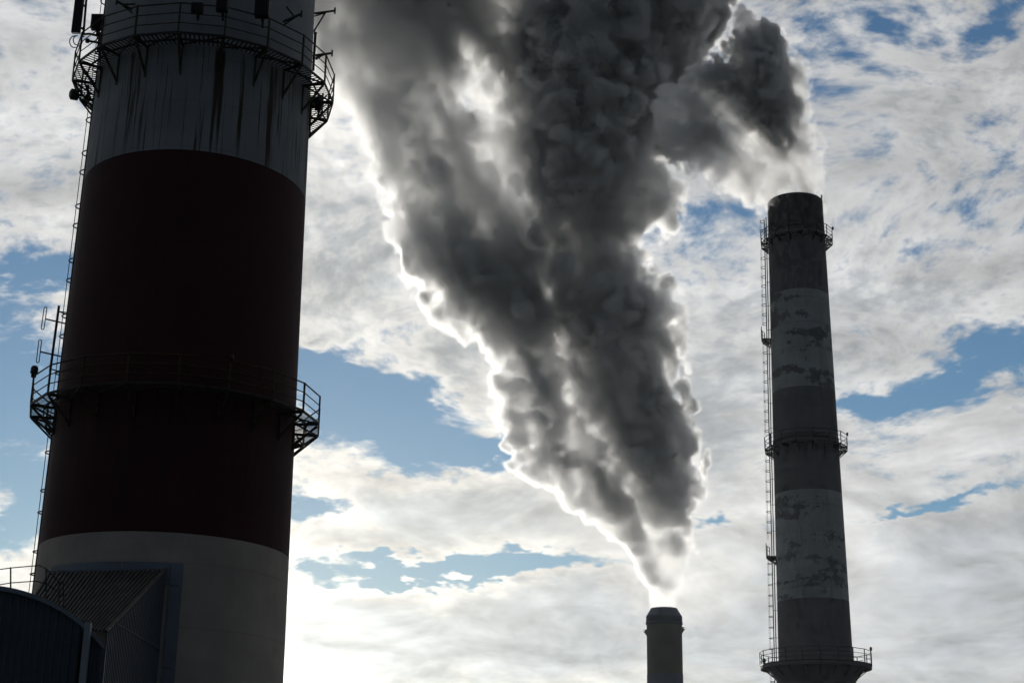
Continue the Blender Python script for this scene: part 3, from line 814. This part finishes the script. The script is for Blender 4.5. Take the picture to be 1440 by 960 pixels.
# px, py, radius, thickness, depth: where the strands of steam drift
dark_strand = [(940, 815, 16, 0.65, 0), (945, 775, 26, 1.3, 0), (936, 735, 29, 1.3, 0), (933, 690, 41, 1.3, 5), (919, 640, 53, 1.43, 10), (899, 575, 59, 1.56, 10), (877, 510, 67, 1.56, 10), (868, 450, 78, 1.56, 5), (834, 395, 62, 1.56, 0), (800, 345, 44, 1.56, 0), (815, 300, 74, 1.56, 0), (828, 220, 96, 1.56, 0), (832, 150, 110, 1.56, 0), (850, 70, 132, 1.56, 0), (880, -10, 150, 1.56, 0), (900, -90, 160, 1.56, 0)]
right_bulge = [(840, 250, 80, 1.1, -10), (880, 268, 66, 1.1, -10), (892, 282, 54, 1.1, -10)]
left_strand = [(916, 810, 13, 0.891, 0), (904, 775, 18, 1.426, 0), (884, 738, 26, 1.516, 0), (846, 695, 36, 1.516, 0), (806, 645, 42, 1.516, 0), (758, 600, 50, 1.516, 0), (750, 550, 46, 1.426, 0), (752, 505, 40, 1.338, 0), (724, 450, 52, 1.159, 0), (680, 395, 76, 0.736, 0), (650, 340, 84, 0.619, 0), (638, 285, 84, 0.45, 0), (604, 220, 80, 0.45, 0), (576, 150, 84.8, 0.434, 0), (553, 80, 103.9, 0.412, 0), (533, 0, 127.2, 0.434, 0), (508, -90, 148.4, 0.434, 0)]
middle = [(915, 750, 26, 0.049, 10), (900, 710, 34, 0.073, 10), (868, 655, 44, 0.165, 10), (838, 590, 52, 0.291, 10), (812, 520, 52, 0.269, 10), (785, 450, 52, 0.269, 10), (762, 380, 52, 0.315, 10), (738, 310, 56, 0.58, 10), (724, 250, 58, 0.58, 10), (735, 200, 46, 0.58, 10)]
mouth = [(935, 862, 17, 0.14, 0), (934, 830, 21, 0.13, 0), (929, 795, 30, 0.14, 0), (916, 745, 38, 0.14, 0)]
veil = [(530, 250, 30, 0.064, 0), (490, 150, 60, 0.096, 0), (455, 60, 95, 0.16, 0), (430, -20, 110, 0.224, 0), (420, -90, 110, 0.224, 0)]
top_fill = [(748, 120, 50, 0.9, 10), (722, 60, 50, 0.8, 10), (680, 10, 72, 0.8, 10), (640, -60, 90, 0.8, 0)]
gap_mist = [(665, 40, 54, 0.4, 0), (668, 105, 38, 0.07, 0), (675, 165, 44, 0.12, 0), (695, 235, 54, 0.5, 0)]
W_ = np.array([-0.42, 0.0, 0.91])
P1 = plume('smoke_plume', 'thick grey backlit steam plume rising from the small far chimney', [dark_strand, right_bulge, left_strand, middle, mouth, veil, top_fill, gap_mist],
           159.2, 0.0751, 0.235, 4, 5.2, 0.7, 1.0, 1.4, 0.62, W_)
p2_core = [(1100, 248, 10, 0.35, 0), (1092, 215, 12, 0.7, 0), (1092, 185, 24, 1, 0), (1084, 150, 36, 1.1, 0), (1070, 110, 42, 1.1, 0), (1062, 70, 38, 1, 0), (1052, 40, 18, 0.9, 0), (1040, 14, 7, 0.7, 0)]
p2_side = [(1085, 130, 32, 1, 0), (1106, 104, 22, .6, 0), (1111, 88, 14, .3, 0)]
p2_left = [(1060, 118, 38.1, 1, 0), (1010, 112, 26.9, 1, 0), (972, 116, 15.7, 1, 0)]
p2_low = [(1062, 200, 24, 0.084, 5), (1035, 188, 38, 0.134, 5), (990, 178, 40, 0.168, 5), (962, 168, 30, 0.168, 10)]
p2_mid = [(1074, 160, 28, .5, 0), (1025, 150, 34, .42, 0), (980, 148, 32, .34, 5), (950, 150, 28, .3, 8)]
p2_veil = [(1118, 285, 36, 0.166, 0), (1112, 268, 38, 0.166, 0), (1085, 250, 42, 0.189, 5), (1042, 235, 42, 0.212, 5), (1004, 212, 36, 0.283, 5), (962, 190, 32, 0.376, 10)]
p2_veil2 = [(1130, 285, 22, 0.197, 0), (1136, 258, 20, 0.197, 5), (1124, 215, 30, 0.197, 5), (1118, 180, 24, 0.246, 0), (1116, 105, 20, 0.222, 0)]
P2 = plume('smoke_plume', 'dark drifting steam puff blowing left off the tall far chimney', [p2_core, p2_side, p2_left, p2_mid, p2_low, p2_veil, p2_veil2],
           139.5, 0.0667, 0.15, 9, 2.6, 0.4, 0.5, 3.4, 0.62, np.array([-0.6, 0, 0.8]))
for P_ in (P1, P2): make_volume(*P_)
